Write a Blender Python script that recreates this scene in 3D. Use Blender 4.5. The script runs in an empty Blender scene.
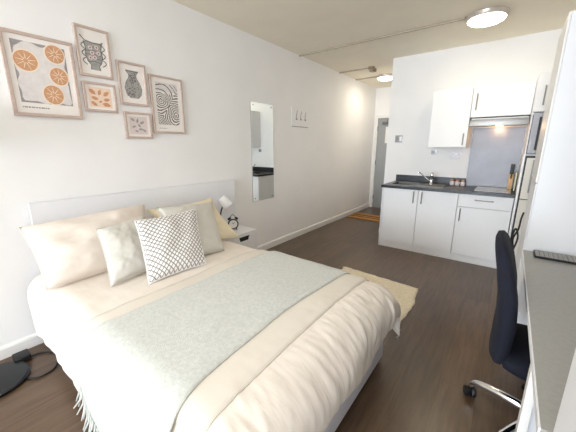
import bpy, bmesh, math, random
from mathutils import Vector, Matrix, noise
random.seed(7)
PI = math.pi
C = bpy.context.scene.collection
sc = bpy.context.scene

# ------------------------------------------------------------------ materials
def lin(c):
    return tuple(((v/255)/12.92 if v/255 <= .04045 else ((v/255+.055)/1.055)**2.4) for v in c) + (1,)

def mat(name, rgb, rough=.6, metal=0., var=0., vscale=8., bump=0., bscale=60., spec=.5, emit=None, estr=0., stretch=None, coat=0., sheen=0.):
    m = bpy.data.materials.new(name); m.use_nodes = True
    nt = m.node_tree; b = nt.nodes['Principled BSDF']
    b.inputs['Base Color'].default_value = lin(rgb)
    b.inputs['Roughness'].default_value = rough
    b.inputs['Metallic'].default_value = metal
    b.inputs['Specular IOR Level'].default_value = spec
    if coat: b.inputs['Coat Weight'].default_value = coat
    if sheen: b.inputs['Sheen Weight'].default_value = sheen
    if emit:
        b.inputs['Emission Color'].default_value = lin(emit); b.inputs['Emission Strength'].default_value = estr
    tc = nt.nodes.new('ShaderNodeTexCoord')
    src = tc.outputs['Object']
    if stretch:
        mp = nt.nodes.new('ShaderNodeMapping'); mp.inputs['Scale'].default_value = stretch
        nt.links.new(src, mp.inputs['Vector']); src = mp.outputs['Vector']
    if var:
        n = nt.nodes.new('ShaderNodeTexNoise'); n.inputs['Scale'].default_value = vscale; n.inputs['Detail'].default_value = 4
        nt.links.new(src, n.inputs['Vector'])
        r = nt.nodes.new('ShaderNodeValToRGB')
        c = lin(rgb)
        r.color_ramp.elements[0].position = .3; r.color_ramp.elements[1].position = .7
        r.color_ramp.elements[0].color = tuple(max(0, v*(1-var)) for v in c[:3]) + (1,)
        r.color_ramp.elements[1].color = tuple(min(1, v*(1+var)) for v in c[:3]) + (1,)
        nt.links.new(n.outputs['Fac'], r.inputs['Fac']); nt.links.new(r.outputs['Color'], b.inputs['Base Color'])
    if bump:
        n2 = nt.nodes.new('ShaderNodeTexNoise'); n2.inputs['Scale'].default_value = bscale; n2.inputs['Detail'].default_value = 3
        nt.links.new(src, n2.inputs['Vector'])
        bp = nt.nodes.new('ShaderNodeBump'); bp.inputs['Strength'].default_value = bump; bp.inputs['Distance'].default_value = .01
        nt.links.new(n2.outputs['Fac'], bp.inputs['Height']); nt.links.new(bp.outputs['Normal'], b.inputs['Normal'])
    return m

M = {}
M['wall'] = mat('wall_paint', (243,242,242), .8, bump=.05, bscale=90, var=.015, vscale=3)
M['ceil'] = mat('ceiling_paint', (242,235,218), .85, bump=.08, bscale=70, var=.02, vscale=3)
M['trim'] = mat('trim_gloss', (238,236,233), .35, var=.01)
M['cab'] = mat('white_cabinet_laminate', (236,236,238), .38, var=.008, vscale=2)
M['cabend'] = mat('white_panel_laminate', (233,234,238), .5, var=.008, vscale=2)
M['black'] = mat('black_plastic', (18,18,20), .45, var=.1)
M['blackm'] = mat('black_metal', (22,25,28), .35, metal=.3, var=.1)
M['worktop'] = mat('dark_worktop', (36,38,46), .32, var=.5, vscale=90)
M['steel'] = mat('brushed_steel', (128,125,121), .36, metal=1., bump=.05, bscale=40, stretch=(1,40,40), var=.05)
M['splash'] = mat('steel_splashback', (122,121,124), .45, metal=.8, var=.08, vscale=5)
M['mwsteel'] = mat('satin_steel_front', (158,158,164), .5, metal=.35, var=.04)
M['chrome'] = mat('chrome', (225,225,228), .12, metal=1., var=.02)
M['handle'] = mat('handle_nickel', (140,136,132), .35, metal=1., var=.05)
M['mirror'] = mat('mirror_silver', (238,240,236), .01, metal=1., var=.003)
M['mirrored'] = mat('mirror_edge', (170,178,172), .2, metal=.6, var=.03)
M['frame'] = mat('washed_wood_frame', (196,176,165), .6, var=.1, vscale=30, stretch=(1,1,6))
M['mount'] = mat('white_mount_board', (242,236,232), .8, var=.01)
M['greyink'] = mat('grey_print_ink', (156,150,150), .8, var=.1, vscale=50)
M['paleink'] = mat('pale_print_ink', (224,218,216), .8, var=.06, vscale=30)
M['blackink'] = mat('charcoal_print_ink', (104,101,100), .8, var=.1)
M['orange'] = mat('orange_print_ink', (208,158,120), .8, var=.12, vscale=60)
M['orangel'] = mat('cream_print_ink', (244,226,206), .8, var=.03)
M['peach'] = mat('peach_print_ink', (238,212,192), .8, var=.06, vscale=30)
M['rust'] = mat('rust_print_ink', (204,150,112), .8, var=.15, vscale=60)
M['pinkink'] = mat('pink_print_ink', (226,212,210), .8, var=.05)
M['redink'] = mat('red_print_ink', (170,112,108), .8, var=.1)
M['sagegreyink'] = mat('sage_grey_print_ink', (164,162,158), .8, var=.12, vscale=50)
M['headboard'] = mat('white_headboard_laminate', (234,235,239), .45, var=.008)
M['divan'] = mat('white_divan_fabric', (222,222,228), .8, bump=.1, bscale=300, var=.02)
M['duvet'] = mat('cream_duvet_cotton', (233,224,214), .85, bump=.25, bscale=3.2, var=.02, vscale=2, stretch=(2.2,9,2.2))
M['pinkpillow'] = mat('blush_cream_pillow_cotton', (230,219,209), .85, bump=.18, bscale=18, var=.03, vscale=5)
M['yellowpillow'] = mat('butter_cream_pillow_cotton', (230,218,190), .85, bump=.18, bscale=18, var=.03, vscale=5)
M['sage'] = mat('sage_grey_cushion_linen', (206,203,195), .9, bump=.15, bscale=24, var=.02, vscale=60)
M['throw'] = mat('grey_green_wool', (202,204,199), .95, bump=.35, bscale=220, var=.09, vscale=60, sheen=.3)
M['rug'] = mat('cream_shag', (232,220,196), .95, bump=.6, bscale=80, var=.1, vscale=40)
M['coir'] = mat('tan_coir', (178,128,68), .95, bump=.5, bscale=150, var=.18, vscale=40)
M['coird'] = mat('brown_coir', (92,62,42), .95, bump=.5, bscale=150, var=.18, vscale=40)
M['navy'] = mat('navy_chair_fabric', (14,17,34), .9, bump=.2, bscale=250, var=.15, vscale=30)
M['desk'] = mat('grey_desk_laminate', (158,157,152), .42, var=.05, vscale=60)
M['doorgrey'] = mat('grey_door_paint', (158,160,162), .5, var=.02)
M['lampwhite'] = mat('white_lamp_metal', (244,244,248), .4, var=.01)
M['glow'] = mat('lit_diffuser', (255,250,240), .5, emit=(255,246,228), estr=9.)
M['glowhood'] = mat('lit_hood_lamp', (255,220,180), .5, emit=(255,190,120), estr=14.)
M['rim'] = mat('pearl_light_rim', (205,196,188), .3, metal=.5, var=.05, vscale=30)
M['conduit'] = mat('conduit_plastic', (176,164,146), .5, var=.03)
M['sensor'] = mat('sensor_plastic', (150,130,112), .5, var=.05)
M['plate'] = mat('white_socket_plastic', (228,226,232), .4, var=.01)
M['plategrey'] = mat('grey_switch_metal', (160,158,160), .35, metal=.5, var=.04)
M['hob'] = mat('pale_hob_glass', (176,178,186), .12, var=.03, coat=.6)
M['block'] = mat('beech_block', (200,164,124), .6, var=.15, vscale=20, stretch=(8,8,1))
M['board'] = mat('pale_green_board', (216,218,186), .6, var=.03)
M['boardw'] = mat('cream_board', (236,230,212), .6, var=.03)
M['jar'] = mat('frosted_jar', (222,212,210), .25, var=.08, vscale=60)
M['copper'] = mat('copper_lid', (178,126,104), .3, metal=.7, var=.08)
M['paper'] = mat('notice_paper', (240,238,232), .8, var=.02)
M['beige'] = mat('beige_fridge_enamel', (226,222,214), .45, var=.02)
M['greyhandle'] = mat('grey_handle_plastic', (150,149,150), .45, var=.05)
M['cable'] = mat('cable_rubber', (16,15,16), .5, var=.1)
M['key'] = mat('grey_key_plastic', (160,158,154), .5, var=.1)
M['dial'] = mat('clock_dial', (236,232,226), .4, var=.02)
M['glass'] = mat('window_glass', (235,242,248), .02, var=.002)
_g = M['glass'].node_tree.nodes['Principled BSDF']; _g.inputs['Transmission Weight'].default_value = 1.

def floor_mat():
    m = bpy.data.materials.new('dark_oak_laminate'); m.use_nodes = True
    nt = m.node_tree; N = nt.nodes; L = nt.links; b = N['Principled BSDF']
    tc = N.new('ShaderNodeTexCoord')
    mp = N.new('ShaderNodeMapping'); mp.inputs['Rotation'].default_value = (0, 0, PI/2)
    L.new(tc.outputs['Object'], mp.inputs['Vector'])
    br = N.new('ShaderNodeTexBrick'); br.inputs['Scale'].default_value = 1.
    br.inputs['Brick Width'].default_value = 1.25; br.inputs['Row Height'].default_value = .19
    br.inputs['Mortar Size'].default_value = .0016; br.offset = .37
    br.inputs['Color1'].default_value = (.3, .3, .3, 1); br.inputs['Color2'].default_value = (.75, .75, .75, 1)
    br.inputs['Mortar'].default_value = (0, 0, 0, 1); br.inputs['Bias'].default_value = 0
    L.new(mp.outputs['Vector'], br.inputs['Vector'])
    mp2 = N.new('ShaderNodeMapping'); mp2.inputs['Scale'].default_value = (14, 1.1, 1)
    L.new(tc.outputs['Object'], mp2.inputs['Vector'])
    ns = N.new('ShaderNodeTexNoise'); ns.inputs['Scale'].default_value = 3.2; ns.inputs['Detail'].default_value = 7; ns.inputs['Roughness'].default_value = .65
    L.new(mp2.outputs['Vector'], ns.inputs['Vector'])
    rp = N.new('ShaderNodeValToRGB')
    rp.color_ramp.elements[0].position = .28; rp.color_ramp.elements[1].position = .75
    rp.color_ramp.elements[0].color = lin((72, 55, 42)); rp.color_ramp.elements[1].color = lin((106, 84, 63))
    L.new(ns.outputs['Fac'], rp.inputs['Fac'])
    mx = N.new('ShaderNodeMix'); mx.data_type = 'RGBA'; mx.blend_type = 'OVERLAY'; mx.inputs['Factor'].default_value = .4
    L.new(rp.outputs['Color'], mx.inputs[6]); L.new(br.outputs['Color'], mx.inputs[7])
    L.new(mx.outputs[2], b.inputs['Base Color'])
    b.inputs['Roughness'].default_value = .3
    bp = N.new('ShaderNodeBump'); bp.inputs['Strength'].default_value = .08; bp.inputs['Distance'].default_value = .004
    L.new(ns.outputs['Fac'], bp.inputs['Height']); L.new(bp.outputs['Normal'], b.inputs['Normal'])
    return m
M['floor'] = floor_mat()

def pattern_mat():
    m = bpy.data.materials.new('white_lattice_dot_cotton'); m.use_nodes = True
    nt = m.node_tree; N = nt.nodes; L = nt.links; b = N['Principled BSDF']; b.inputs['Roughness'].default_value = .9
    uv = N.new('ShaderNodeUVMap'); sp = N.new('ShaderNodeSeparateXYZ'); L.new(uv.outputs['UV'], sp.inputs['Vector'])
    def mth(op, a, c):
        n = N.new('ShaderNodeMath'); n.operation = op
        for i, v in enumerate((a, c)):
            if v is None: continue
            if hasattr(v, 'node'): L.new(v, n.inputs[i])
            else: n.inputs[i].default_value = v
        return n.outputs[0]
    k = 2*PI*13.
    s = mth('MULTIPLY', mth('ADD', sp.outputs[0], sp.outputs[1]), k); d = mth('MULTIPLY', mth('SUBTRACT', sp.outputs[0], sp.outputs[1]), k)
    f = mth('MINIMUM', mth('COSINE', s, None), mth('COSINE', d, None))
    rp = N.new('ShaderNodeValToRGB'); rp.color_ramp.elements[0].position = .30; rp.color_ramp.elements[1].position = .37
    rp.color_ramp.elements[0].color = lin((146, 138, 132)); rp.color_ramp.elements[1].color = lin((244, 243, 243))
    L.new(mth('MULTIPLY_ADD', f, .25), rp.inputs['Fac'])
    rp.inputs['Fac'].links[0].from_node.inputs[2].default_value = .5
    L.new(rp.outputs['Color'], b.inputs['Base Color'])
    return m
M['lattice'] = pattern_mat()

def rib_mat():
    m = bpy.data.materials.new('cream_ribbed_knit'); m.use_nodes = True
    nt = m.node_tree; N = nt.nodes; L = nt.links; b = N['Principled BSDF']; b.inputs['Roughness'].default_value = .95
    uv = N.new('ShaderNodeUVMap')
    w = N.new('ShaderNodeTexWave'); w.bands_direction = 'Y'; w.inputs['Scale'].default_value = 58; w.inputs['Distortion'].default_value = .3
    L.new(uv.outputs['UV'], w.inputs['Vector'])
    rp = N.new('ShaderNodeValToRGB'); rp.color_ramp.elements[0].color = lin((216, 208, 196)); rp.color_ramp.elements[1].color = lin((232, 225, 214))
    L.new(w.outputs['Fac'], rp.inputs['Fac']); L.new(rp.outputs['Color'], b.inputs['Base Color'])
    bp = N.new('ShaderNodeBump'); bp.inputs['Strength'].default_value = .2; bp.inputs['Distance'].default_value = .003
    L.new(w.outputs['Fac'], bp.inputs['Height']); L.new(bp.outputs['Normal'], b.inputs['Normal'])
    return m
M['rib'] = rib_mat()

# ------------------------------------------------------------------ mesh helpers
def merge(dst, src):
    me = bpy.data.meshes.new('tmp'); src.to_mesh(me); src.free(); dst.from_mesh(me); bpy.data.meshes.remove(me)

def box(bm, x0, x1, y0, y1, z0, z1, bev=0., seg=2):
    t = bmesh.new(); r = bmesh.ops.create_cube(t, size=1)
    for v in t.verts:
        v.co = Vector(((x0+x1)/2 + v.co.x*(x1-x0), (y0+y1)/2 + v.co.y*(y1-y0), (z0+z1)/2 + v.co.z*(z1-z0)))
    if bev: bmesh.ops.bevel(t, geom=t.edges[:], offset=bev, segments=seg, profile=.7, affect='EDGES')
    merge(bm, t); return bm
def B(*a, **k): return box(bmesh.new(), *a, **k)

def tube(bm, pts, r, n=10, radii=None):
    pts = [Vector(p) for p in pts]; rings = []
    nrm = None
    for i, p in enumerate(pts):
        t = (pts[min(i+1, len(pts)-1)] - pts[max(i-1, 0)]).normalized()
        if nrm is None:
            nrm = t.orthogonal().normalized()
        else:
            nrm = (nrm - t*nrm.dot(t)).normalized()
        bn = t.cross(nrm); rr = radii[i] if radii else r
        rings.append([bm.verts.new(p + (nrm*math.cos(2*PI*k/n) + bn*math.sin(2*PI*k/n))*rr) for k in range(n)])
    for a, b in zip(rings, rings[1:]):
        for k in range(n): bm.faces.new((a[k], a[(k+1) % n], b[(k+1) % n], b[k]))
    bm.faces.new(rings[0][::-1]); bm.faces.new(rings[-1]); return bm

def smoothpath(pts, n=8):
    pts = [Vector(p) for p in pts]; out = []
    P = [pts[0]] + pts + [pts[-1]]
    for i in range(1, len(P)-2):
        for k in range(n):
            t = k/n; a, b, c, d = P[i-1], P[i], P[i+1], P[i+2]
            out.append(.5*((2*b) + (c-a)*t + (2*a-5*b+4*c-d)*t*t + (3*b-a-3*c+d)*t**3))
    out.append(pts[-1]); return out

def lathe(bm, prof, c=(0,0,0), axis=(0,0,1), n=32):
    """prof: list of (radius, height along axis)"""
    ax = Vector(axis).normalized(); u = ax.orthogonal().normalized(); w = ax.cross(u); c = Vector(c); rings = []
    for r, h in prof:
        if r < 1e-6: rings.append([bm.verts.new(c + ax*h)])
        else: rings.append([bm.verts.new(c + ax*h + (u*math.cos(2*PI*k/n) + w*math.sin(2*PI*k/n))*r) for k in range(n)])
    for a, b in zip(rings, rings[1:]):
        for k in range(n):
            k2 = (k+1) % n
            if len(a) == 1 and len(b) == 1: continue
            if len(a) == 1: bm.faces.new((a[0], b[k2], b[k]))
            elif len(b) == 1: bm.faces.new((a[k], a[k2], b[0]))
            else: bm.faces.new((a[k], a[k2], b[k2], b[k]))
    return bm

def prism(bm, poly, axis, a, b):
    """poly of 2-D points extruded along axis from a to b (other two coords in xyz order)"""
    def P(p, h):
        q = [p[0], p[1]]; q.insert(axis, h); return q
    lo = [bm.verts.new(P(p, a)) for p in poly]; hi = [bm.verts.new(P(p, b)) for p in poly]
    n = len(poly)
    bm.faces.new(lo[::-1]); bm.faces.new(hi)
    for k in range(n): bm.faces.new((lo[k], lo[(k+1) % n], hi[(k+1) % n], hi[k]))
    return bm

def wpos(o):
    p = Vector((0, 0, 0))
    while o: p += o.location; o = o.parent
    return p

def obj(name, bm, m, parent=None, smooth=False, origin=None):
    bmesh.ops.recalc_face_normals(bm, faces=bm.faces[:])
    if parent is None and origin is None:
        xs = [v.co.x for v in bm.verts]; ys = [v.co.y for v in bm.verts]; zs = [v.co.z for v in bm.verts]
        origin = Vector(((min(xs)+max(xs))/2, (min(ys)+max(ys))/2, min(zs)))
    off = wpos(parent) if parent else Vector(origin)
    bmesh.ops.translate(bm, verts=bm.verts[:], vec=-off)
    me = bpy.data.meshes.new(name); bm.to_mesh(me); bm.free()
    me.materials.append(m)
    if smooth:
        for p in me.polygons: p.use_smooth = True
        if smooth != 'all':
            try: me.set_sharp_from_angle(angle=math.radians(40))
            except Exception: pass
    o = bpy.data.objects.new(name, me); C.objects.link(o)
    if parent: o.parent = parent
    else: o.location = off
    return o

def thing(name, label, cat, loc, group=None):
    o = bpy.data.objects.new(name, None); C.objects.link(o); o.location = loc; o.empty_display_size = .1
    return tag(o, label, cat, group)
def tag(o, label, cat, group=None):
    o['label'] = label; o['category'] = cat
    if group: o['group'] = group
    return o
def struct(name, bm, m, parent=None):
    o = obj(name, bm, m, parent)
    o['kind'] = 'structure'
    return o

# ------------------------------------------------------------------ room shell
RX, CZ, BY, FY, KY, KX = 3.30, 2.65, -6.50, 6.60, 4.60, 1.00
struct('floor', B(-.1, RX+.1, BY-.1, FY+.1, -.1, 0), M['floor'])
struct('ceiling', B(-.1, RX+.1, BY-.1, FY+.1, CZ, CZ+.1), M['ceil'])
struct('wall_left', B(-.1, 0, BY-.1, FY+.1, 0, CZ), M['wall'])
struct('wall_right', B(RX, RX+.1, BY-.1, KY+.1, 0, CZ), M['wall'])
struct('wall_kitchen', B(KX, RX, KY, KY+.1, 0, CZ), M['wall'])
struct('wall_corridor', B(KX, KX+.1, KY+.1, FY, 0, CZ), M['wall'])
DX0, DX1, DZ = .085, .90, 2.02
bm = B(-.0, DX0-.06, FY, FY+.1, 0, CZ); box(bm, DX1+.06, KX+.1, FY, FY+.1, 0, CZ); box(bm, DX0-.06, DX1+.06, FY, FY+.1, DZ+.06, CZ)
struct('wall_far', bm, M['wall'])
WX0, WX1, WZ0, WZ1 = .30, 3.00, .45, 2.45
bm = B(0, WX0, BY-.1, BY, 0, CZ); box(bm, WX1, RX, BY-.1, BY, 0, CZ); box(bm, WX0, WX1, BY-.1, BY, 0, WZ0); box(bm, WX0, WX1, BY-.1, BY, WZ1, CZ)
struct('wall_back', bm, M['wall'])
w = struct('window_1', B(WX0+.04, WX1-.04, BY-.07, BY-.065, WZ0+.04, WZ1-.04), M['glass'])
bm = bmesh.new()
for x0, x1, z0, z1 in ((WX0, WX1, WZ0, WZ0+.05), (WX0, WX1, WZ1-.05, WZ1), (WX0, WX0+.05, WZ0, WZ1), (WX1-.05, WX1, WZ0, WZ1), (1.67, 1.73, WZ0, WZ1)):
    box(bm, x0, x1, BY-.09, BY-.04, z0, z1)
struct('window_frame', bm, M['trim'], w)
bm = bmesh.new(); prism(bm, [(0, 0), (.018, 0), (.018, .07), (.012, .085), (0, .088)], 1, BY, FY)
struct('baseboard_left', bm, M['trim'])
struct('baseboard_right', B(RX-.018, RX, BY, 0.1, 0, .085), M['trim'])
struct('baseboard_kitchen', B(KX, 1.18, KY-.018, KY, 0, .085), M['trim'])
struct('baseboard_corridor', B(KX-.018, KX, KY-.018, FY, 0, .085), M['trim'])
# entrance door with frame
bm = bmesh.new()
box(bm, DX0-.06, DX0, FY-.02, FY+.08, 0, DZ+.06, .004); box(bm, DX1, DX1+.06, FY-.02, FY+.08, 0, DZ+.06, .004); box(bm, DX0, DX1, FY-.02, FY+.08, DZ, DZ+.06, .004)
struct('trim_1', bm, M['trim'])
d = struct('door_1', B(DX0+.004, DX1-.004, FY+.005, FY+.05, .006, DZ-.004), M['doorgrey'])
d['label'] = 'grey flush entrance door at the end of the corridor'
for z in (.25, 1.05, 1.8):
    struct('door_hinge', tube(bmesh.new(), [(DX0+.002, FY-.004, z-.05), (DX0+.002, FY-.004, z+.05)], .009), M['steel'], d)
bm = tube(bmesh.new(), [(DX1-.09, FY-.045, 1.02), (DX1-.22, FY-.045, 1.02)], .01); tube(bm, [(DX1-.09, FY+.006, 1.02), (DX1-.09, FY-.045, 1.02)], .011)
struct('door_handle', bm, M['steel'], d)
dc = thing('door_closer', 'silver arm door closer across the top of the grey door', 'door closer', (.35, FY, 1.9))
obj('closer_body', B(.20, .48, FY-.05, FY+.003, 1.88, 1.935, .008), M['steel'], dc, True)
bm = tube(bmesh.new(), [(.30, FY-.03, 1.935), (.30, FY-.03, 1.965)], .012)
tube(bm, smoothpath([(.30, FY-.03, 1.965), (.42, FY-.16, 1.975), (.55, FY-.03, 1.99)], 5), .008)
obj('closer_arm', bm, M['handle'], dc, True)
tag(obj('notice', B(.27, .52, FY+.001, FY+.006, 1.48, 1.83), M['paper']), 'white paper notice stuck on the grey entrance door', 'notice')

# ------------------------------------------------------------------ ceiling fittings
def ceiling_light(x, y, r, label):
    t = thing('ceiling_light', label, 'ceiling light', (x, y, CZ), 'round ceiling lights')
    lathe_bm = lathe(bmesh.new(), [(0, 0), (r, 0), (r*1.01, -.012), (r*.985, -.02), (r*.975, -.036), (r*.94, -.044), (r*.90, -.044), (r*.90, -.03), (0, -.03)], (x, y, CZ), n=48)
    obj('light_rim', lathe_bm, M['rim'], t, True)
    prof = [(r*.90, -.040)] + [(r*.90*math.cos(a), -.040-.045*math.sin(a)) for a in [PI/2*k/8 for k in range(1, 8)]] + [(0, -.085)]
    obj('light_diffuser', lathe(bmesh.new(), prof, (x, y, CZ), n=48), M['glow'], t, 'all')
    return t
ceiling_light(2.185, 3.70, .178, 'large round ceiling light nearest the kitchen cabinets')
ceiling_light(.56, 5.55, .15, 'round ceiling light over the corridor by the entrance door')
tag(obj('conduit', B(.0, 2.01, 3.63, 3.655, CZ-.018, CZ, .003), M['conduit']), 'long conduit across the ceiling ending at the kitchen light', 'conduit')
tag(obj('conduit', B(.0, .52, 4.84, 4.862, CZ-.018, CZ, .003), M['conduit']), 'short conduit on the ceiling running to the small sensor', 'conduit')
tag(obj('conduit', B(.0, .42, 5.50, 5.522, CZ-.018, CZ, .003), M['conduit']), 'short conduit on the corridor ceiling beside the round light', 'conduit')
t = thing('smoke_alarm', 'small brown sensor on the ceiling at the corridor mouth', 'alarm', (.56, 4.85, CZ))
obj('alarm_bracket', B(.53, .60, 4.93, 5.0, CZ-.05, CZ, .004), M['sensor'], t)
obj('alarm_base', lathe(bmesh.new(), [(0, 0), (.055, 0), (.055, -.025), (.045, -.035), (0, -.035)], (.57, 4.85, CZ), n=24), M['sensor'], t, True)
obj('alarm_head', lathe(bmesh.new(), [(0, -.035), (.03, -.035), (.034, -.06), (.02, -.075), (0, -.078)], (.57, 4.85, CZ), n=24), M['conduit'], t, True)

# ------------------------------------------------------------------ pictures on the left wall
def ellipse(cy, cz, a, b, n=20, rot=0.):
    out = []
    for k in range(n):
        x, y = a*math.cos(2*PI*k/n), b*math.sin(2*PI*k/n)
        out.append((cy + x*math.cos(rot) - y*math.sin(rot), cz + x*math.sin(rot) + y*math.cos(rot)))
    return out
def stroke(pts, w):
    """ribbon polygon along 2-D points"""
    pts = [Vector((p[0], p[1])) for p in pts]; l = []; r = []
    for i, p in enumerate(pts):
        t = (pts[min(i+1, len(pts)-1)] - pts[max(i-1, 0)]); t = t.normalized() if t.length else Vector((1, 0))
        n = Vector((-t.y, t.x)); ww = w(i/(len(pts)-1)) if callable(w) else w
        l.append(p+n*ww/2); r.append(p-n*ww/2)
    return l, r
def ribbon(bm, pts, w, x0, x1):
    l, r = stroke(pts, w)
    for i in range(len(l)-1):
        prism(bm, [l[i], l[i+1], r[i+1], r[i]], 0, x0, x1)
def framed(y0, y1, z0, z1, label, fw=.016):
    t = thing('framed_print', label, 'picture', (0, (y0+y1)/2, z0), 'framed prints over the bed')
    bm = bmesh.new()
    for a, b, c, d_ in ((y0, y1, z0, z0+fw), (y0, y1, z1-fw, z1), (y0, y0+fw, z0+fw, z1-fw), (y1-fw, y1, z0+fw, z1-fw)):
        box(bm, .001, .024, a, b, c, d_, .002, 1)
    obj('frame', bm, M['frame'], t)
    obj('mount', B(.001, .012, y0+fw, y1-fw, z0+fw, z1-fw), M['mount'], t)
    return t
LX = [.012, .0126, .0132, .0138, .0144, .0150]
# poster with four orange slices
y0, y1, z0, z1 = .485, .865, 1.597, 2.10
t = framed(y0, y1, z0, z1, 'largest framed print with orange slices on grey, leftmost above the bed', .02)
iy0, iy1, iz0, iz1 = y0+.05, y1-.05, z0+.085, z1-.05
obj('grey_ground', B(LX[0], LX[1], iy0, iy1, iz0, iz1), M['greyink'], t)
pts = []
for k in range(72):
    a = 2*PI*k/72; ca, sa = math.cos(a), math.sin(a)
    rr = 1/max(abs(ca)/.138, abs(sa)/.182)*(.96 + .035*math.sin(7*a+1) + .03*math.sin(11*a))
    rr = min(rr, .205 + .014*math.sin(5*a))
    pts.append(((iy0+iy1)/2 + ca*rr, (iz0+iz1)/2 + sa*rr))
obj('pale_shape', prism(bmesh.new(), pts, 0, LX[1], LX[2]), M['paleink'], t)
slc = [(.595, 1.935, .060, .060), (.755, 2.005, .052, .055), (.760, 1.868, .050, .055), (.712, 1.745, .055, .060)]
for (cy, cz, a, b) in slc:
    s = obj('orange_slice', prism(bmesh.new(), ellipse(cy, cz, a*1.12, b*1.12), 0, LX[2], LX[3]), M['orangel'], t)
    obj('slice_flesh', prism(bmesh.new(), ellipse(cy, cz, a, b), 0, LX[3], LX[4]), M['orange'], s)
    bm = bmesh.new()
    for k in range(9):
        g = 2*PI*k/9+.2
        ribbon(bm, [(cy+.2*a*math.cos(g), cz+.2*b*math.sin(g)), (cy+.9*a*math.cos(g), cz+.9*b*math.sin(g))], lambda q: .0035*(1-q)+.001, LX[4], LX[5])
    obj('slice_segment_lines', bm, M['orangel'], s)
bm = bmesh.new()
xx = iy0
for wd in (.006, .018, .012, .016, .014, .010, .02, .008, .012):
    box(bm, LX[0], LX[1], xx, xx+wd, z0+.052, z0+.060); xx += wd+.003
obj('caption', bm, M['greyink'], t)
# vase with flowers
t = framed(.89, 1.112, 1.905, 2.238, 'framed print of a dark handled vase with pink flowers, topmost of the cluster')
vc, vb = 1.0, 1.985
prof = [(.032, 0), (.026, .03), (.045, .055), (.056, .095), (.05, .14), (.056, .17), (.060, .185)]
pts = [(vc+r, vb+h-.03) for r, h in prof] + [(vc-r, vb+h-.03) for r, h in prof[::-1]]
obj('vase_shape', prism(bmesh.new(), pts, 0, LX[0], LX[1]), M['sagegreyink'], t)
bm = bmesh.new()
for s in (-1, 1):
    ribbon(bm, [(vc+s*(.050+.026*abs(math.sin(q*PI*3))), vb+.15-.15*q) for q in [k/24 for k in range(25)]], .006, LX[1], LX[2])
    ribbon(bm, [(vc+s*r, vb+h-.03) for r, h in prof], .005, LX[1], LX[2])
ribbon(bm, [(vc-.078, vb+.19), (vc-.05, vb+.160), (vc, vb+.152), (vc+.05, vb+.155), (vc+.068, vb+.166)], .007, LX[1], LX[2])
for k in range(5): ribbon(bm, [(vc-.045+.012*math.sin(k*2), vb+.02+.025*k), (vc, vb+.03+.024*k), (vc+.045, vb+.018+.026*k)], .0035, LX[1], LX[2])
obj('ink_outline', bm, M['blackink'], t)
for (a, b) in ((-.02, .118), (.022, .126), (-.012, .085), (.03, .088), (.002, .055), (-.026, .05)):
    f = obj('flower_mark', prism(bmesh.new(), ellipse(vc+a, vb+b, .014, .014, 10), 0, LX[2], LX[3]), M['pinkink'], t)
    obj('flower_centre', prism(bmesh.new(), ellipse(vc+a, vb+b, .006, .007, 8), 0, LX[3], LX[4]), M['redink'], f)
# orange leaves
t = framed(.89, 1.115, 1.660, 1.868, 'small framed print of rust leaves on peach, under the flower vase print')
obj('peach_ground', B(LX[0], LX[1], .926, 1.079, 1.694, 1.834), M['peach'], t)
bm = bmesh.new()
for (a, b, r_, sz) in ((.952, 1.80, -.7, 1.), (1.0, 1.80, 1.2, .8), (1.045, 1.795, .7, 1.), (.965, 1.756, -.3, .9), (1.045, 1.752, .2, .85), (.955, 1.716, -.6, .9), (1.04, 1.716, -.15, 1.1), (1.0, 1.735, .5, .5)):
    pts = [(-.028, 0), (-.012, .013), (.008, .013), (.028, 0), (.008, -.013), (-.012, -.013)]
    prism(bm, [(a+sz*(p[0]*math.cos(r_)-p[1]*math.sin(r_)), b+sz*(p[0]*math.sin(r_)+p[1]*math.cos(r_))) for p in pts], 0, LX[1], LX[2])
obj('leaf_marks', bm, M['rust'], t)
# black dotted vase
t = framed(1.148, 1.373, 1.735, 2.06, 'framed print of a grey vase with black dots, centre of the cluster')
vc, vb = 1.262, 1.79
prof = [(.03, 0), (.058, .03), (.068, .075), (.055, .12), (.032, .155), (.03, .18), (.045, .2), (.048, .212)]
pts = [(vc+r, vb+h) for r, h in prof] + [(vc-r, vb+h) for r, h in prof[::-1]]
obj('vase_shape', prism(bmesh.new(), pts, 0, LX[0], LX[1]), M['sagegreyink'], t)
bm = bmesh.new()
for k in range(70):
    q = random.random()*.19+.008
    rr = .9*max(.02, (.058 if q < .12 else .03)) * (1 if q < .12 else .9)
    a = (random.random()*2-1)*rr
    prism(bm, ellipse(vc+a, vb+q, .0032+random.random()*.002, .0045, 6), 0, LX[1], LX[2])
ribbon(bm, pts[:len(prof)], .003, LX[1], LX[2]); ribbon(bm, pts[len(prof):], .003, LX[1], LX[2]); ribbon(bm, [(vc-.05, vb+.205), (vc+.05, vb+.205)], .006, LX[1], LX[2])
obj('ink_dots', bm, M['blackink'], t)
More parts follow.
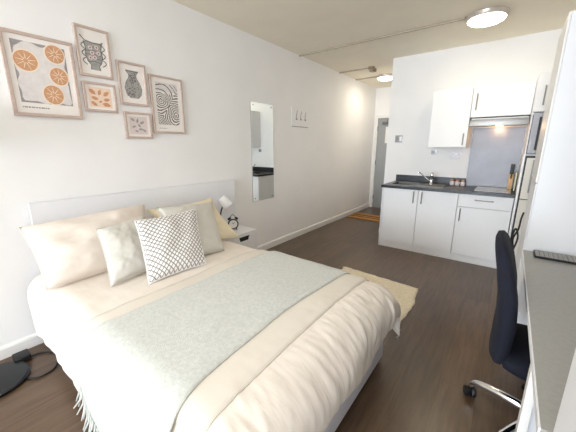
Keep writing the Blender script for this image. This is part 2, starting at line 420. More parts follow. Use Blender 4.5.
# pink and grey leaves
t = framed(1.158, 1.381, 1.470, 1.681, 'small framed print of grey leaves on pink, lowest of the cluster')
obj('pink_ground', B(LX[0], LX[1], 1.195, 1.345, 1.505, 1.646), M['pinkink'], t)
bm = bmesh.new()
for (a, b, r_, sz) in ((1.225, 1.62, -.6, .9), (1.262, 1.612, 1.3, .9), (1.30, 1.60, .5, 1.), (1.275, 1.575, -.9, .8), (1.23, 1.565, .3, .8), (1.285, 1.545, .1, .9), (1.25, 1.53, -.2, .7), (1.315, 1.535, -.5, .8)):
    pts = [(-.024, 0), (-.01, .01), (.008, .01), (.024, 0), (.008, -.01), (-.01, -.01)]
    prism(bm, [(a+sz*(p[0]*math.cos(r_)-p[1]*math.sin(r_)), b+sz*(p[0]*math.sin(r_)+p[1]*math.cos(r_))) for p in pts], 0, LX[1], LX[2])
obj('leaf_marks', bm, M['sagegreyink'], t)
# wavy stripes
t = framed(1.400, 1.712, 1.522, 2.005, 'tall framed print of black swirling stripes, rightmost of the cluster')
obj('grey_band', B(LX[0], LX[1], 1.452, 1.66, 1.88, 1.955), M['paleink'], t)
bm = bmesh.new()
def swirl(y, z):
    c1 = math.hypot((y-1.63), (z-1.68)*.9); c2 = math.hypot((y-1.49), (z-1.80)*.9)
    return min(c1, c2+.012)*1.15 + .008*math.sin(z*40+y*30)
ny, nz = 64, 108
gy = lambda i: 1.452+.208*i/ny
gz = lambda j: 1.597+.345*j/nz
verts = {}
for i in range(ny):
    for j in range(nz):
        s = swirl((gy(i)+gy(i+1))/2, (gz(j)+gz(j+1))/2)
        if (s*52) % 1 < .42 and (j < nz*.76 or (s*26) % 1 < .3):
            ids = []
            for a, b in ((i, j), (i+1, j), (i+1, j+1), (i, j+1)):
                if (a, b) not in verts: verts[(a, b)] = bm.verts.new((LX[2], gy(a), gz(b)))
                ids.append(verts[(a, b)])
            bm.faces.new(ids)
r = bmesh.ops.extrude_face_region(bm, geom=bm.faces[:])
bmesh.ops.translate(bm, verts=[g for g in r['geom'] if isinstance(g, bmesh.types.BMVert)], vec=(-.0009, 0, 0))
obj('swirl_stripes', bm, M['blackink'], t)
bm = bmesh.new()
xx = 1.455
for wd in (.01, .014, .008, .016, .012): box(bm, LX[0], LX[1], xx, xx+wd, 1.562, 1.567); xx += wd+.003
obj('caption', bm, M['greyink'], t)

# small canvas with three marks, and the mirror
t = thing('canvas_picture', 'small white canvas with three grey marks, right of the mirror', 'picture', (0, 3.67, 1.69))
obj('canvas', B(.001, .009, 3.455, 3.885, 1.692, 1.955, .002), M['wall'], t)
for k, yy in enumerate((3.575, 3.685, 3.80)):
    bm = bmesh.new()
    ribbon(bm, [(yy-.012, 1.80), (yy-.004, 1.84), (yy+.006, 1.88), (yy+.016, 1.915-.005*k)], lambda q: .016*(1-.5*q), .009, .0096)
    prism(bm, ellipse(yy+.0, 1.792, .022, .013, 10), 0, .009, .0096)
    obj('grey_mark', bm, M['greyink'], t)
obj('canvas_foot', B(.001, .009, 3.46, 3.88, 1.684, 1.692), M['greyink'], t)
t = thing('wall_mirror', 'tall frameless mirror screwed to the wall beside the headboard', 'mirror', (0, 2.835, .71))
obj('mirror_glass', B(.004, .010, 2.632, 3.043, .717, 1.925), M['mirror'], t)
obj('mirror_backing', B(.0005, .004, 2.630, 3.045, .715, 1.927), M['mirrored'], t)
for yy in (2.67, 3.005):
    for zz in (.75, 1.892):
        obj('mirror_screw', lathe(bmesh.new(), [(0, .016), (.006, .015), (.008, .011), (.008, .008)], (0, yy, zz), (1, 0, 0), 14), M['handle'], t, True)

# ------------------------------------------------------------------ bed
hb = tag(obj('headboard', B(.020, .05, .455, 2.285, 0.001, 1.032, .004), M['headboard']), 'wide white panel headboard against the wall behind the bed', 'headboard')
t = thing('bed', 'double bed with white divan base under the cream duvet', 'bed', (1.05, 1.05, 0))
obj('bed_base', B(.075, 2.065, .415, 1.715, .03, .32, .012), M['divan'], t, True)
obj('mattress', B(.075, 2.03, .42, 1.70, .32, .485, .04, 3), M['divan'], t, True)
for x in (.2, 1.9):
    for y in (.5, 1.62): obj('leg', lathe(bmesh.new(), [(0, 0), (.025, 0), (.025, .035), (0, .035)], (x, y, 0), n=16), M['black'], t, True)

YC, HW, XF, RV, RU, ZT = 1.06, .700, 2.115, .11, .16, .543
def bend(s, half, r):
    if s <= half-r: return s, 0., 0.
    th = (s-(half-r))/r
    if th < PI/2: return half-r+r*math.sin(th), r*(1-math.cos(th)), th/(PI/2)
    return half, r+(s-(half-r)-r*PI/2), 1.
def drape0(u, v):
    x, dzu, fu = bend(u, XF, RU)
    av = abs(v); y, dzv, fv = bend(av, HW, RV)
    dz = (dzu**1.6 + dzv**1.6)**(1/1.6) if dzu > 0 and dzv > 0 else dzu+dzv
    z = ZT - dz
    # crown and quilting puff
    z += .016*max(0, 1-(av/HW)**2)*min(1, max(0, (u-.2)/.5)) * (1 - fu)
    flare = min(dz, .4)
    y += .03*flare*fv + .02*fu*fv; x += .04*flare*fu
    return Vector((x, YC + math.copysign(y, v), z))
def wr(u, v):
    foot = max(0, min(1, (u-1.75)/.35)); head = 1-foot
    e = max(0, min(1, (abs(v)-.55)/.2))
    w = .010*noise.noise(Vector((u*2.2, v*2.2, 3)))
    w += foot*(.007*noise.noise(Vector((u*2.2+.8*v, v*7+.5*u, 7))) + .008*(abs(noise.noise(Vector((u*3.5+v, v*19-u*3, 1))))-.2) + .014*noise.noise(Vector((u*6, v*5, 11))))
    w += foot*.013*(abs(noise.noise(Vector((u*8+v*4, v*26+u*5, 21))))-.2)*(.4+abs(noise.noise(Vector((u*3, v*3, 30))))*2)
    w += head*(.006*noise.noise(Vector((u*11+v*4, v*4, 5))) + .005*(abs(noise.noise(Vector((u*7-v*3, v*6+u*5, 2))))-.2))*(1 if u < 1.05 else .35)
    w += e*.010*noise.noise(Vector((u*9, v*2, 4)))
    return w
def drape(u, v, off=0., wscale=1.):
    e = .01
    p = drape0(u, v); a = drape0(u+e, v)-drape0(u-e, v); b = drape0(u, v+e)-drape0(u, v-e)
    n = a.cross(b)
    n = n.normalized() if n.length > 1e-9 else Vector((0, 0, 1))
    return p + n*(off + wscale*wr(u, v))
def cloth(name, m, fu, nu, nv, off, thick, wscale=1., edge_round=True):
    """fu(s,t)->(u,v) for s,t in 0..1; closed slab between two offset surfaces"""
    bm = bmesh.new(); uvl = bm.loops.layers.uv.new('UVMap')
    top = [[None]*(nv+1) for _ in range(nu+1)]; bot = [[None]*(nv+1) for _ in range(nu+1)]; uvs = {}
    for i in range(nu+1):
        for j in range(nv+1):
            u, v = fu(i/nu, j/nv)
            ed = 1.
            if edge_round:
                q = min(i, nu-i, j, nv-j); ed = min(1, .35+.35*q)
            top[i][j] = bm.verts.new(drape(u, v, off+thick*ed, wscale)); bot[i][j] = bm.verts.new(drape(u, v, off, wscale))
            uvs[top[i][j]] = (u, v); uvs[bot[i][j]] = (u, v)
    fs = []
    for i in range(nu):
        for j in range(nv):
            fs.append(bm.faces.new((top[i][j], top[i+1][j], top[i+1][j+1], top[i][j+1])))
            fs.append(bm.faces.new((bot[i][j], bot[i][j+1], bot[i+1][j+1], bot[i+1][j])))
    ring = [(i, 0) for i in range(nu)] + [(nu, j) for j in range(nv)] + [(i, nv) for i in range(nu, 0, -1)] + [(0, j) for j in range(nv, 0, -1)]
    for k in range(len(ring)):
        a = ring[k]; b = ring[(k+1) % len(ring)]
        fs.append(bm.faces.new((top[a[0]][a[1]], bot[a[0]][a[1]], bot[b[0]][b[1]], top[b[0]][b[1]])))
    for f in fs:
        for l in f.loops: l[uvl].uv = uvs[l.vert]
    return bm
VD = HW-RV+RV*PI/2+.19           # how far the duvet hangs at the sides
UD = XF-RU+RU*PI/2
def duvet_uv(s, t):
    v = -(VD+.10)+(2*VD+.10)*t
    ue = UD+.105-.085*min(1, abs(v)/VD)**2 + .02*math.sin(v*7) + (.02 if v > .6 else 0)
    return .09 + (ue-.09)*s, v
dv = obj('duvet', cloth('duvet', M['duvet'], duvet_uv, 150, 170, -.012, .024), M['duvet'], None, 'all')
tag(dv, 'puffy cream duvet spread over the whole bed', 'duvet')
def rib_uv(s, t):
    v = -.675 + (.675+VD-.15)*t
    k = (v+.63)/1.3
    lo = .985+.03*math.sin(k*5)+.07*max(0, k-.6); hi = 1.935-.02*math.sin(k*3.1)
    return lo+(hi-lo)*s, v
tag(obj('blanket', cloth('rib', M['rib'], rib_uv, 46, 90, .014, .010), M['rib'], None, 'all'), 'cream ribbed blanket lying under the grey throw on the duvet', 'blanket')
TVN = HW-RV+RV*PI/2
def throw_uv(s, t):
    # near end hangs lower towards the foot
    hang = .155+.62*s if s < .28 else .3286
    vend = -(TVN+hang)
    v = vend + (VD-.10-vend)*t
    k = (v+.75)/1.5
    lo = 1.115+.02*math.sin(k*4)+.04*max(0, k-.7); hi = 1.76+.10*abs(min(1, max(-.2, k))-.5)**1.3
    if v < -.55: f = min(1, (-.55-v)/.35); lo -= .07*f; hi += .06*f
    return lo+(hi-lo)*s, v
th = obj('throw', cloth('throw', M['throw'], throw_uv, 50, 110, .027, .012), M['throw'], None, 'all')
tag(th, 'grey green wool throw with fringed end folded across the bed', 'throw')
bm = bmesh.new()
for k in range(50):
    s = (k+.5)/50
    u, v = throw_uv(s, 0); p = drape(u, v, .033)
    u2, v2 = throw_uv(s, .03); q = drape(u2, v2, .033)
    d_ = (p-q).normalized()
    jx = (random.random()-.5)*.03; L_ = .065+.03*random.random()
    tube(bm, [p-d_*.006, p+d_*L_*.5+Vector((jx*.4, -.010, 0)), p+d_*L_+Vector((jx, -.02-.025*random.random(), 0))], .004, 6, [.006, .0055, .0025])
obj('fringe', bm, M['throw'], th, 'all')

# pillows
def pillow(name, bl, br, tl, tr, thick, m, label, cat, seed, pinch=.05, wrk=.010, group=None, N=34):
    bl, br, tl, tr = map(Vector, (bl, br, tl, tr))
    nrm = ((br-bl).cross(tl-bl)).normalized()
    bm = bmesh.new(); uvl = bm.loops.layers.uv.new('UVMap'); uvs = {}
    F = [[None]*(N+1) for _ in range(N+1)]; K = [[None]*(N+1) for _ in range(N+1)]
    for i in range(N+1):
        for j in range(N+1):
            u = i/N; v = j/N; a = 2*u-1; b = 2*v-1
            uu = .5+.5*a*(1-pinch*(1-b*b)); vv = .5+.5*b*(1-pinch*(1-a*a))
            p = bl*(1-uu)*(1-vv)+br*uu*(1-vv)+tl*(1-uu)*vv+tr*uu*vv
            h = max(0, (1-a*a)*(1-b*b))**.42*thick/2
            edge = max(abs(a), abs(b))
            wv = 1.5*wrk*(noise.noise(Vector((a*2.2, b*2.2, seed))) + .8*(abs(noise.noise(Vector((a*4+b*2, b*6-a, seed+9))))-.25))*(1-edge**6)
            droop = nrm*(.012*noise.noise(Vector((a*1.5, b*1.5, seed+3))))
            F[i][j] = bm.verts.new(p+nrm*(h*1.3+wv)+droop)
            uvs[F[i][j]] = (u, v)
            if i in (0, N) or j in (0, N): K[i][j] = F[i][j]
            else:
                K[i][j] = bm.verts.new(p-nrm*h*.55+droop); uvs[K[i][j]] = (u, v)
    fs = []
    for i in range(N):
        for j in range(N):
            fs.append(bm.faces.new((F[i][j], F[i+1][j], F[i+1][j+1], F[i][j+1])))
            fs.append(bm.faces.new((K[i][j], K[i][j+1], K[i+1][j+1], K[i+1][j])))
    for f in fs:
        for l in f.loops: l[uvl].uv = uvs[l.vert]
    seam = [F[i][0].co.copy() for i in range(N)] + [F[N][j].co.copy() for j in range(N)] + [F[i][N].co.copy() for i in range(N, 0, -1)] + [F[0][j].co.copy() for j in range(N, -1, -1)]
    o = obj(name, bm, m, None, 'all'); tag(o, label, cat, group)
    obj('seam', tube(bmesh.new(), seam, .004, 6), m, o, 'all')
    return o
pillow('pillow', (.49, .375, .575), (.47, 1.10, .565), (.155, .365, .905), (.165, 1.160, .93), .16, M['pinkpillow'], 'large blush cream pillow at the left end of the headboard', 'pillow', 1, .05, .014, 'large bed pillows')
pillow('pillow', (.50, 1.20, .57), (.62, 1.80, .572), (.135, 1.185, .872), (.165, 1.852, .888), .15, M['yellowpillow'], 'large butter cream pillow behind the cushions, nearest the bedside table', 'pillow', 4, .13, .012, 'large bed pillows')
pillow('cushion', (.745, .625, .578), (.72, 1.0, .578), (.46, .685, .872), (.42, 1.03, .90), .12, M['sage'], 'sage grey cushion leaning on the blush pillow, left of the patterned one', 'cushion', 7, .07, .010, 'sage cushions')
pillow('cushion', (.78, 1.10, .578), (.80, 1.46, .578), (.37, 1.16, .925), (.36, 1.705, .89), .11, M['sage'], 'sage grey cushion behind and right of the patterned cushion', 'cushion', 12, .05, .010, 'sage cushions')
pillow('cushion', (.90, .780, .580), (.92, 1.185, .580), (.575, .885, .905), (.575, 1.375, .905), .105, M['lattice'], 'square white cushion with grey lattice dot pattern in front of the pillows', 'cushion', 15, .05, .008)

# ------------------------------------------------------------------ bedside table, lamp, clock
NY0, NY1, NX, NZ = 1.86, 2.28, .40, .50
t = thing('bedside_table', 'small white bedside table with one drawer beside the bed', 'bedside table', (.22, 2.07, 0))
bm = B(.052, NX-.018, NY0, NY0+.016, .0, NZ-.018); box(bm, .052, NX-.018, NY1-.016, NY1, 0, NZ-.018)
box(bm, .052, NX-.018, NY0+.016, NY1-.016, .05, .066); box(bm, .052, .060, NY0+.016, NY1-.016, .066, NZ-.018)
obj('carcass', bm, M['cab'], t)
obj('table_top', B(.052, NX, NY0, NY1, NZ-.018, NZ, .002), M['cab'], t)
dr = obj('drawer', B(NX-.017, NX, NY0+.004, NY1-.004, .28, NZ-.022, .002), M['cab'], t)
bm = bmesh.new(); prism(bm, [(2.00, .462), (2.15, .462), (2.13, .415), (2.015, .415)], 0, NX, NX+.0015)
obj('handle_slot', bm, M['black'], dr)
dr = obj('door', B(NX-.017, NX, NY0+.004, NY1-.004, .05, .276, .002), M['cab'], t)
# lamp
t = thing('table_lamp', 'small white reading lamp on the bedside table behind the pillow', 'lamp', (.16, 1.98, NZ))
obj('lamp_foot', lathe(bmesh.new(), [(0, 0), (.055, 0), (.055, .012), (.015, .02), (0, .02)], (.16, 1.965, NZ), n=24), M['black'], t, True)
obj('lamp_stem', tube(bmesh.new(), smoothpath([(.16, 1.965, NZ+.018), (.16, 1.965, .66), (.165, 1.97, .72), (.185, 1.99, .80)], 6), .008), M['black'], t, True)
ax = Vector((.48, .40, -.78)).normalized(); c0 = Vector((.165, 1.985, .868))
sh = lathe(bmesh.new(), [(0, -.004), (.044, -.002), (.050, .008), (.056, .115), (.053, .115), (.047, .012), (0, .01)], c0, ax, 28)
obj('lamp_shade', sh, M['lampwhite'], t, True)
obj('bulb', lathe(bmesh.new(), [(0, .01), (.012, .015), (.02, .06), (.014, .085), (0, .09)], c0, ax, 16), M['dial'], t, True)
# alarm clock
cc = Vector((.22, 2.085, NZ+.070)); ca = Vector((.80, -.58, .1)).normalized()
t = thing('alarm_clock', 'round black twin bell alarm clock on the bedside table', 'clock', (cc.x, cc.y, NZ))
obj('clock_case', lathe(bmesh.new(), [(0, -.03), (.046, -.03), (.056, -.018), (.059, .010), (.056, .020), (.047, .020), (.046, .010), (0, .010)], cc, ca, 32), M['black'], t, True)
dl = obj('clock_dial', lathe(bmesh.new(), [(0, .0125), (.0455, .0125), (.0455, .0105), (0, .0105)], cc, ca, 32), M['dial'], t)
side = Vector((-ca.y, ca.x, 0)).normalized(); upv = ca.cross(side) if ca.cross(side).z > 0 else -ca.cross(side)
for a, l_ in ((2.0, .022), (.9, .03)):
    p = cc+ca*.0145
    obj('clock_hand', tube(bmesh.new(), [p, p+(side*math.cos(a)+upv*math.sin(a))*l_], .0018, 6), M['black'], dl)
for s in (-1, 1):
    dirv = (upv*1. + side*s*.62).normalized()
    obj('bell', lathe(bmesh.new(), [(0, .058), (.008, .060), (.022, .067), (.019, .082), (0, .088)], cc, dirv, 18), M['black'], t, True)
    obj('clock_leg', tube(bmesh.new(), [cc+(-upv*.7+side*s*.55).normalized()*.052, Vector((cc.x, cc.y, 0))+side*s*.038+Vector((0, 0, NZ+.001))], .005, 8), M['black'], t, True)
obj('clock_handle', tube(bmesh.new(), smoothpath([cc+upv*.07-side*.034, cc+upv*.104, cc+upv*.07+side*.034], 6), .003, 6), M['black'], t, True)

# ------------------------------------------------------------------ floor lamp at the left edge, cable
t = thing('floor_lamp', 'black floor lamp with a round base beside the head of the bed', 'floor lamp', (.255, .07, 0))
obj('lamp_base', lathe(bmesh.new(), [(0, 0), (.165, 0), (.17, .006), (.17, .02), (.16, .03), (.03, .036), (0, .036)], (.265, .085, 0), n=48), M['blackm'], t, True)
obj('lamp_pole', tube(bmesh.new(), [(.17, .05, .03), (.17, .05, 1.5)], .012, 14), M['blackm'], t, True)
obj('lamp_shade', lathe(bmesh.new(), [(.13, 1.42), (.11, 1.66), (.107, 1.66), (.127, 1.42)], (.17, .05, 0), n=40), M['beige'], t, True)
bm = tube(bmesh.new(), smoothpath([(.17, .235, .012), (.15, .33, .008), (.26, .40, .008), (.40, .35, .008), (.42, .27, .008), (.37, .215, .010), (.30, .21, .012)], 8), .006, 8)
cb = tag(obj('cable', bm, M['cable'], None, 'all'), 'thin black cable curling on the floor behind the lamp base', 'cable')
tag(obj('plug_adapter', B(.08, .18, .20, .285, .001, .045, .012), M['black'], None, True), 'small black plug adapter on the floor by the baseboard', 'adapter')

# ------------------------------------------------------------------ rugs
bm = bmesh.new(); n = 40
def rugp(a, b):
    x = 1.15+.85*a; y = 2.20+.74*b
    x += .03*math.sin(b*3) + .035*(1-b) ; y += .06*(.5-a)
    return x, y
g = [[None]*(n+1) for _ in range(n+1)]; gb = [[None]*(n+1) for _ in range(n+1)]
for i in range(n+1):
    for j in range(n+1):
        x, y = rugp(i/n, j/n); q = min(i, n-i, j, n-j)
        ex = .012*noise.noise(Vector((x*14, y*14, 0)))*(q < 2)
        g[i][j] = bm.verts.new((x+ex, y+ex, .008+min(1, q/2)*.014+.004*noise.noise(Vector((x*25, y*25, 1)))))
        gb[i][j] = bm.verts.new((x+ex, y+ex, .001))
for i in range(n):
    for j in range(n):
        bm.faces.new((g[i][j], g[i+1][j], g[i+1][j+1], g[i][j+1])); bm.faces.new((gb[i][j], gb[i][j+1], gb[i+1][j+1], gb[i+1][j]))
for k in range(n):
    for a, b in (((k, 0), (k+1, 0)), ((n, k), (n, k+1)), ((k+1, n), (k, n)), ((0, k+1), (0, k))):
        bm.faces.new((g[a[0]][a[1]], gb[a[0]][a[1]], gb[b[0]][b[1]], g[b[0]][b[1]]))
tag(obj('rug', bm, M['rug'], None, 'all'), 'cream shaggy rug on the floor past the bed corner', 'rug')
t = thing('doormat', 'tan and brown striped doormat in the corridor before the entrance door', 'doormat', (.5, 5.53, 0))
obj('mat_body', B(.07, .92, 5.30, 5.76, .001, .014, .003), M['coir'], t)
for y0_, y1_ in ((5.43, 5.49), (5.56, 5.63)):
    obj('stripe', B(.071, .919, y0_, y1_, .013, .0155), M['coird'], t)

# ------------------------------------------------------------------ kitchen
def bar(p0, p1, out):
    """bar handle between two points, standing off along out"""
    p0, p1, out = Vector(p0), Vector(p1), Vector(out)
    d_ = (p1-p0).normalized()
    bm = tube(bmesh.new(), [p0-d_*.012+out, p1+d_*.012+out], .006, 10)
    for p in (p0, p1): tube(bm, [p, p+out], .0045, 8)
    return bm
KF = 4.0
def base_unit(x0, x1, label, kind, hx):
    t = thing('base_cabinet', label, 'cabinet', ((x0+x1)/2, 4.28, 0), 'kitchen base cabinets')
    bm = B(x0+.001, x0+.018, KF+.021, 4.575, .085, .852); box(bm, x1-.018, x1-.001, KF+.021, 4.575, .085, .852)
    box(bm, x0+.018, x1-.018, KF+.021, 4.575, .085, .103); box(bm, x0+.018, x1-.018, 4.565, 4.575, .103, .852)
    obj('carcass', bm, M['cab'], t)
    obj('plinth', B(x0, x1, KF+.012, KF+.028, .0, .083), M['cab'], t)
    zt = .850
    if kind == 'drawer':
        dr = obj('drawer', B(x0+.002, x1-.002, KF, KF+.02, .697, zt, .0015), M['cab'], t)
        obj('handle', bar((x0+.185, KF, .79), (x0+.345, KF, .79), (0, -.026, 0)), M['handle'], dr, True)
        zt = .693
    dd = obj('door', B(x0+.002, x1-.002, KF, KF+.02, .088, zt, .0015), M['cab'], t)
    zh = zt-.02
    obj('handle', bar((hx, KF, zh-.14), (hx, KF, zh-.01), (0, -.026, 0)), M['handle'], dd, True)
    return t
tag(obj('end_panel', B(1.190, 1.208, KF-.002, 4.578, 0, .852, .001), M['cabend']), 'white end panel closing the left side of the base cabinets', 'panel')
base_unit(1.210, 1.665, 'white base cabinet under the sink, leftmost of the row', 'door', 1.615)
base_unit(1.667, 2.122, 'white base cabinet with a single door under the three jars', 'door', 1.715)
base_unit(2.124, 2.658, 'white base cabinet with drawer and door under the hob', 'drawer', 2.165)
# worktop with a sink cut-out
SX0, SX1, SY0, SY1 = 1.26, 1.60, 4.10, 4.46
bm = B(1.183, SX0, 3.965, 4.598, .855, .89); box(bm, SX1, 2.660, 3.965, 4.598, .855, .89); box(bm, SX0, SX1, 3.965, SY0, .855, .89); box(bm, SX0, SX1, SY1, 4.598, .855, .89)
tag(obj('worktop', bm, M['worktop']), 'dark speckled worktop along the kitchen base cabinets', 'worktop')
tag(obj('upstand', B(1.19, 2.12, 4.579, 4.597, .8902, .985, .001), M['worktop']), 'dark upstand strip along the wall behind the sink', 'upstand')
tag(obj('splashback', B(2.122, 2.660, 4.585, 4.597, .8902, 1.638), M['splash']), 'steel splashback panel on the wall behind the hob', 'splashback')
t = thing('sink', 'stainless steel sink with drainer set in the dark worktop', 'sink', (1.5, 4.28, .89))
bm = bmesh.new()
for a in ((SX0-.02, SX0+.012, SY0-.03, SY1+.03), (SX1-.012, 1.93, SY0-.03, SY1+.03), (SX0+.012, SX1-.012, SY0-.03, SY0+.012), (SX0+.012, SX1-.012, SY1-.012, SY1+.03)):
    box(bm, a[0], a[1], a[2], a[3], .8905, .8955)
obj('sink_rim', bm, M['steel'], t)
bm = bmesh.new(); iz = .74
box(bm, SX0+.004, SX0+.010, SY0+.006, SY1-.006, iz, .8904); box(bm, SX1-.010, SX1-.004, SY0+.006, SY1-.006, iz, .8904)
box(bm, SX0+.010, SX1-.010, SY0+.006, SY0+.012, iz, .8904); box(bm, SX0+.010, SX1-.010, SY1-.012, SY1-.006, iz, .8904); box(bm, SX0+.004, SX1-.004, SY0+.006, SY1-.006, iz-.006, iz)
obj('basin', bm, M['steel'], t)
bm = bmesh.new()
for k in range(7): tube(bm, [(1.66, 4.14+.045*k, .8955), (1.90, 4.14+.045*k, .8955)], .004, 8)
obj('drainer_ridges', bm, M['steel'], t, True)
t = thing('tap', 'chrome mixer tap with a long slanting spout behind the sink', 'tap', (1.70, 4.42, .896))
TX, TY = 1.735, 4.36
obj('tap_body', lathe(bmesh.new(), [(0, 0), (.026, 0), (.026, .01), (.019, .02), (.019, .10), (.022, .105), (.022, .145), (.012, .16), (0, .162)], (TX, TY, .8955), n=24), M['chrome'], t, True)
obj('spout', tube(bmesh.new(), smoothpath([(TX, TY, .935), (TX-.05, TY-.01, .965), (TX-.15, TY-.03, 1.055), (TX-.162, TY-.033, 1.053), (TX-.168, TY-.034, 1.035)], 5), .008, 12), M['chrome'], t, True)
obj('lever', tube(bmesh.new(), [(TX, TY, 1.05), (TX+.01, TY-.05, 1.065)], .006, 8), M['chrome'], t, True)
for k, (xx, lab) in enumerate(((1.972, 'small frosted jar with copper lid, leftmost of three by the upstand'), (2.034, 'small frosted jar with copper lid, middle of three by the upstand'), (2.098, 'small frosted jar with copper lid, nearest the steel splashback'))):
    t = thing('jar', lab, 'jar', (xx, 4.50, .89), 'jars on the worktop')
    obj('jar_body', lathe(bmesh.new(), [(0, 0), (.025, 0), (.029, .008), (.029, .045), (.024, .055), (0, .055)], (xx, 4.50, .8905), n=24), M['jar'], t, True)
    obj('lid', lathe(bmesh.new(), [(0, .055), (.026, .055), (.026, .072), (.02, .076), (0, .076)], (xx, 4.50, .8905), n=24), M['copper'], t, True)
t = thing('hob', 'pale glass electric hob set into the worktop', 'hob', (2.40, 4.27, .89))
obj('hob_glass', B(2.27, 2.62, 4.05, 4.50, .8905, .897, .002), M['hob'], t)
for (hx, hy, hr) in ((2.36, 4.17, .07), (2.36, 4.38, .085), (2.53, 4.17, .085), (2.53, 4.38, .07)):
    obj('cooking_ring', lathe(bmesh.new(), [(hr, .0), (hr, .0006), (hr-.005, .0006), (hr-.005, 0)], (hx, hy, .8972), n=40), M['greyhandle'], t)
t = thing('knife_block', 'light wooden knife block with black handled knives by the hob', 'knife block', (2.60, 4.5, .89))
bm = bmesh.new(); prism(bm, [(4.42, .8975), (4.55, .8975), (4.55, 1.07), (4.50, 1.09), (4.43, 1.0)], 0, 2.578, 2.622)
obj('block', bm, M['block'], t)
for k, (xx, yy, zz) in enumerate(((2.588, 4.50, 1.085), (2.612, 4.50, 1.085), (2.600, 4.53, 1.085), (2.600, 4.46, 1.04))):
    obj('knife_handle', box(bmesh.new(), xx-.008, xx+.008, yy-.012, yy+.012, zz-.02, zz+.11-.02*(k == 3), .004), M['black'], t, True)
tag(obj('chopping_board', B(2.638, 2.650, 4.24, 4.54, .8985, 1.10, .004), M['board'], None, True), 'pale green chopping board standing on edge beside the knife block', 'chopping board')
# wall cabinets and hood
def wall_unit(x0, x1, z0, z1, yf, label, hx, hz0, hz1):
    t = thing('wall_cabinet', label, 'cabinet', ((x0+x1)/2, 4.58, z0), 'kitchen wall cabinets')
    obj('carcass', B(x0+.001, x1-.001, yf+.020, 4.597, z0, z1, .001), M['cab'], t)
    dd = obj('door', B(x0+.002, x1-.002, yf, yf+.019, z0+.002, z1-.002, .0015), M['cab'], t)
    obj('handle', bar((hx, yf, hz0), (hx, yf, hz1), (0, -.026, 0)), M['handle'], dd, True)
wall_unit(1.662, 2.098, 1.395, 2.095, 4.27, 'white wall cabinet left of the cooker hood', 2.058, 1.435, 1.55)
wall_unit(2.10, 2.672, 1.745, 2.095, 4.27, 'wide white wall cabinet above the cooker hood', 2.150, 1.84, 2.00)
t = thing('cooker_hood', 'stainless cooker hood with warm lamp under the wide wall cabinet', 'cooker hood', (2.38, 4.4, 1.63))
obj('hood_body', B(2.115, 2.660, 4.29, 4.595, 1.665, 1.735, .002), M['steel'], t)
obj('hood_visor', B(2.105, 2.668, 4.235, 4.289, 1.640, 1.715, .006), M['steel'], t, True)
obj('hood_filter', B(2.125, 2.650, 4.30, 4.585, 1.652, 1.6645), M['black'], t)
obj('hood_lamp', B(2.36, 2.44, 4.42, 4.46, 1.648, 1.6515), M['glowhood'], t)
# switches and sockets
t = thing('light_switch', 'grey switch plate on the wall at the corridor corner', 'switch', (1.19, KY, 1.5))
obj('plate', B(1.125, 1.235, KY-.01, KY-.0005, 1.465, 1.57, .003), M['plategrey'], t, True)
for xx in (1.157, 1.203): obj('rocker', B(xx-.016, xx+.016, KY-.014, KY-.0095, 1.485, 1.55, .002), M['plate' if xx > 1.18 else 'greyhandle'], t)
t = thing('fused_switch', 'small dark grey switch under the left wall cabinet', 'switch', (1.685, KY, 1.32))
obj('plate', B(1.65, 1.715, KY-.01, KY-.0005, 1.295, 1.355, .003), M['plategrey'], t, True); obj('rocker', B(1.667, 1.698, KY-.014, KY-.0095, 1.31, 1.34, .002), M['greyhandle'], t)
t = thing('wall_socket', 'white double socket on the wall left of the splashback', 'socket', (1.95, KY, 1.27))
obj('plate', B(1.885, 2.03, KY-.01, KY-.0005, 1.235, 1.32, .003), M['plate'], t, True)
for xx in (1.92, 1.995): obj('rocker', B(xx-.008, xx+.008, KY-.013, KY-.0095, 1.295, 1.312, .001), M['plategrey'], t)
# tall appliance housing at the right end
t = thing('appliance_housing', 'tall white housing right of the hob with microwave and fridge', 'cabinet', (2.98, 4.28, 0))
TF = 3.95
bm = B(2.664, 2.684, TF-.02, 4.597, 0, 1.325); box(bm, 2.674, 2.684, TF+.02, 4.597, 1.325, 2.105); box(bm, 3.27, 3.288, TF+.02, 4.597, 0, 2.105); box(bm, 2.684, 3.27, 4.585, 4.597, 0, 2.105)
for z in (.09, 1.325, 1.735, 2.09): box(bm, 2.684, 3.27, TF+.02, 4.585, z-.015, z)
obj('carcass', bm, M['cab'], t)
dd = obj('door', B(2.682, 3.284, TF-.02, TF, 1.742, 2.105, .0015), M['cab'], t)
obj('handle', bar((2.742, TF-.02, 1.81), (2.742, TF-.02, 1.97), (0, -.026, 0)), M['handle'], dd, True)
obj('plinth', B(2.69, 3.27, TF, TF+.015, 0, .08), M['cab'], t)
t = thing('microwave', 'stainless built-in microwave beside the cooker hood with dark handle slot', 'microwave', (2.98, TF, 1.33))
obj('microwave_case', B(2.690, 3.262, TF+.0, 4.45, 1.330, 1.715), M['greyhandle'], t)
obj('front_frame', B(2.688, 2.758, TF-.035, TF-.001, 1.332, 1.728, .003), M['mwsteel'], t)
obj('handle', B(2.738, 2.756, TF-.042, TF-.0345, 1.37, 1.69, .002), M['black'], t)
obj('glass_door', B(2.760, 3.262, TF-.03, TF-.001, 1.332, 1.728, .003), M['pinkink'], t)
t = thing('fridge', 'beige fridge door with a grey upright handle under the microwave', 'fridge', (2.98, TF, .09))
obj('fridge_body', B(2.697, 3.262, TF+.022, 4.45, .091, 1.305), M['beige'], t)
obj('door_seal', B(2.690, 3.264, TF+.004, TF+.0215, .10, 1.308), M['black'], t)
obj('fridge_door', B(2.700, 3.262, TF-.03, TF+.0035, .86, 1.288, .003), M['beige'], t)
obj('freezer_door', B(2.700, 3.262, TF-.03, TF+.0035, .10, .85, .003), M['beige'], t)
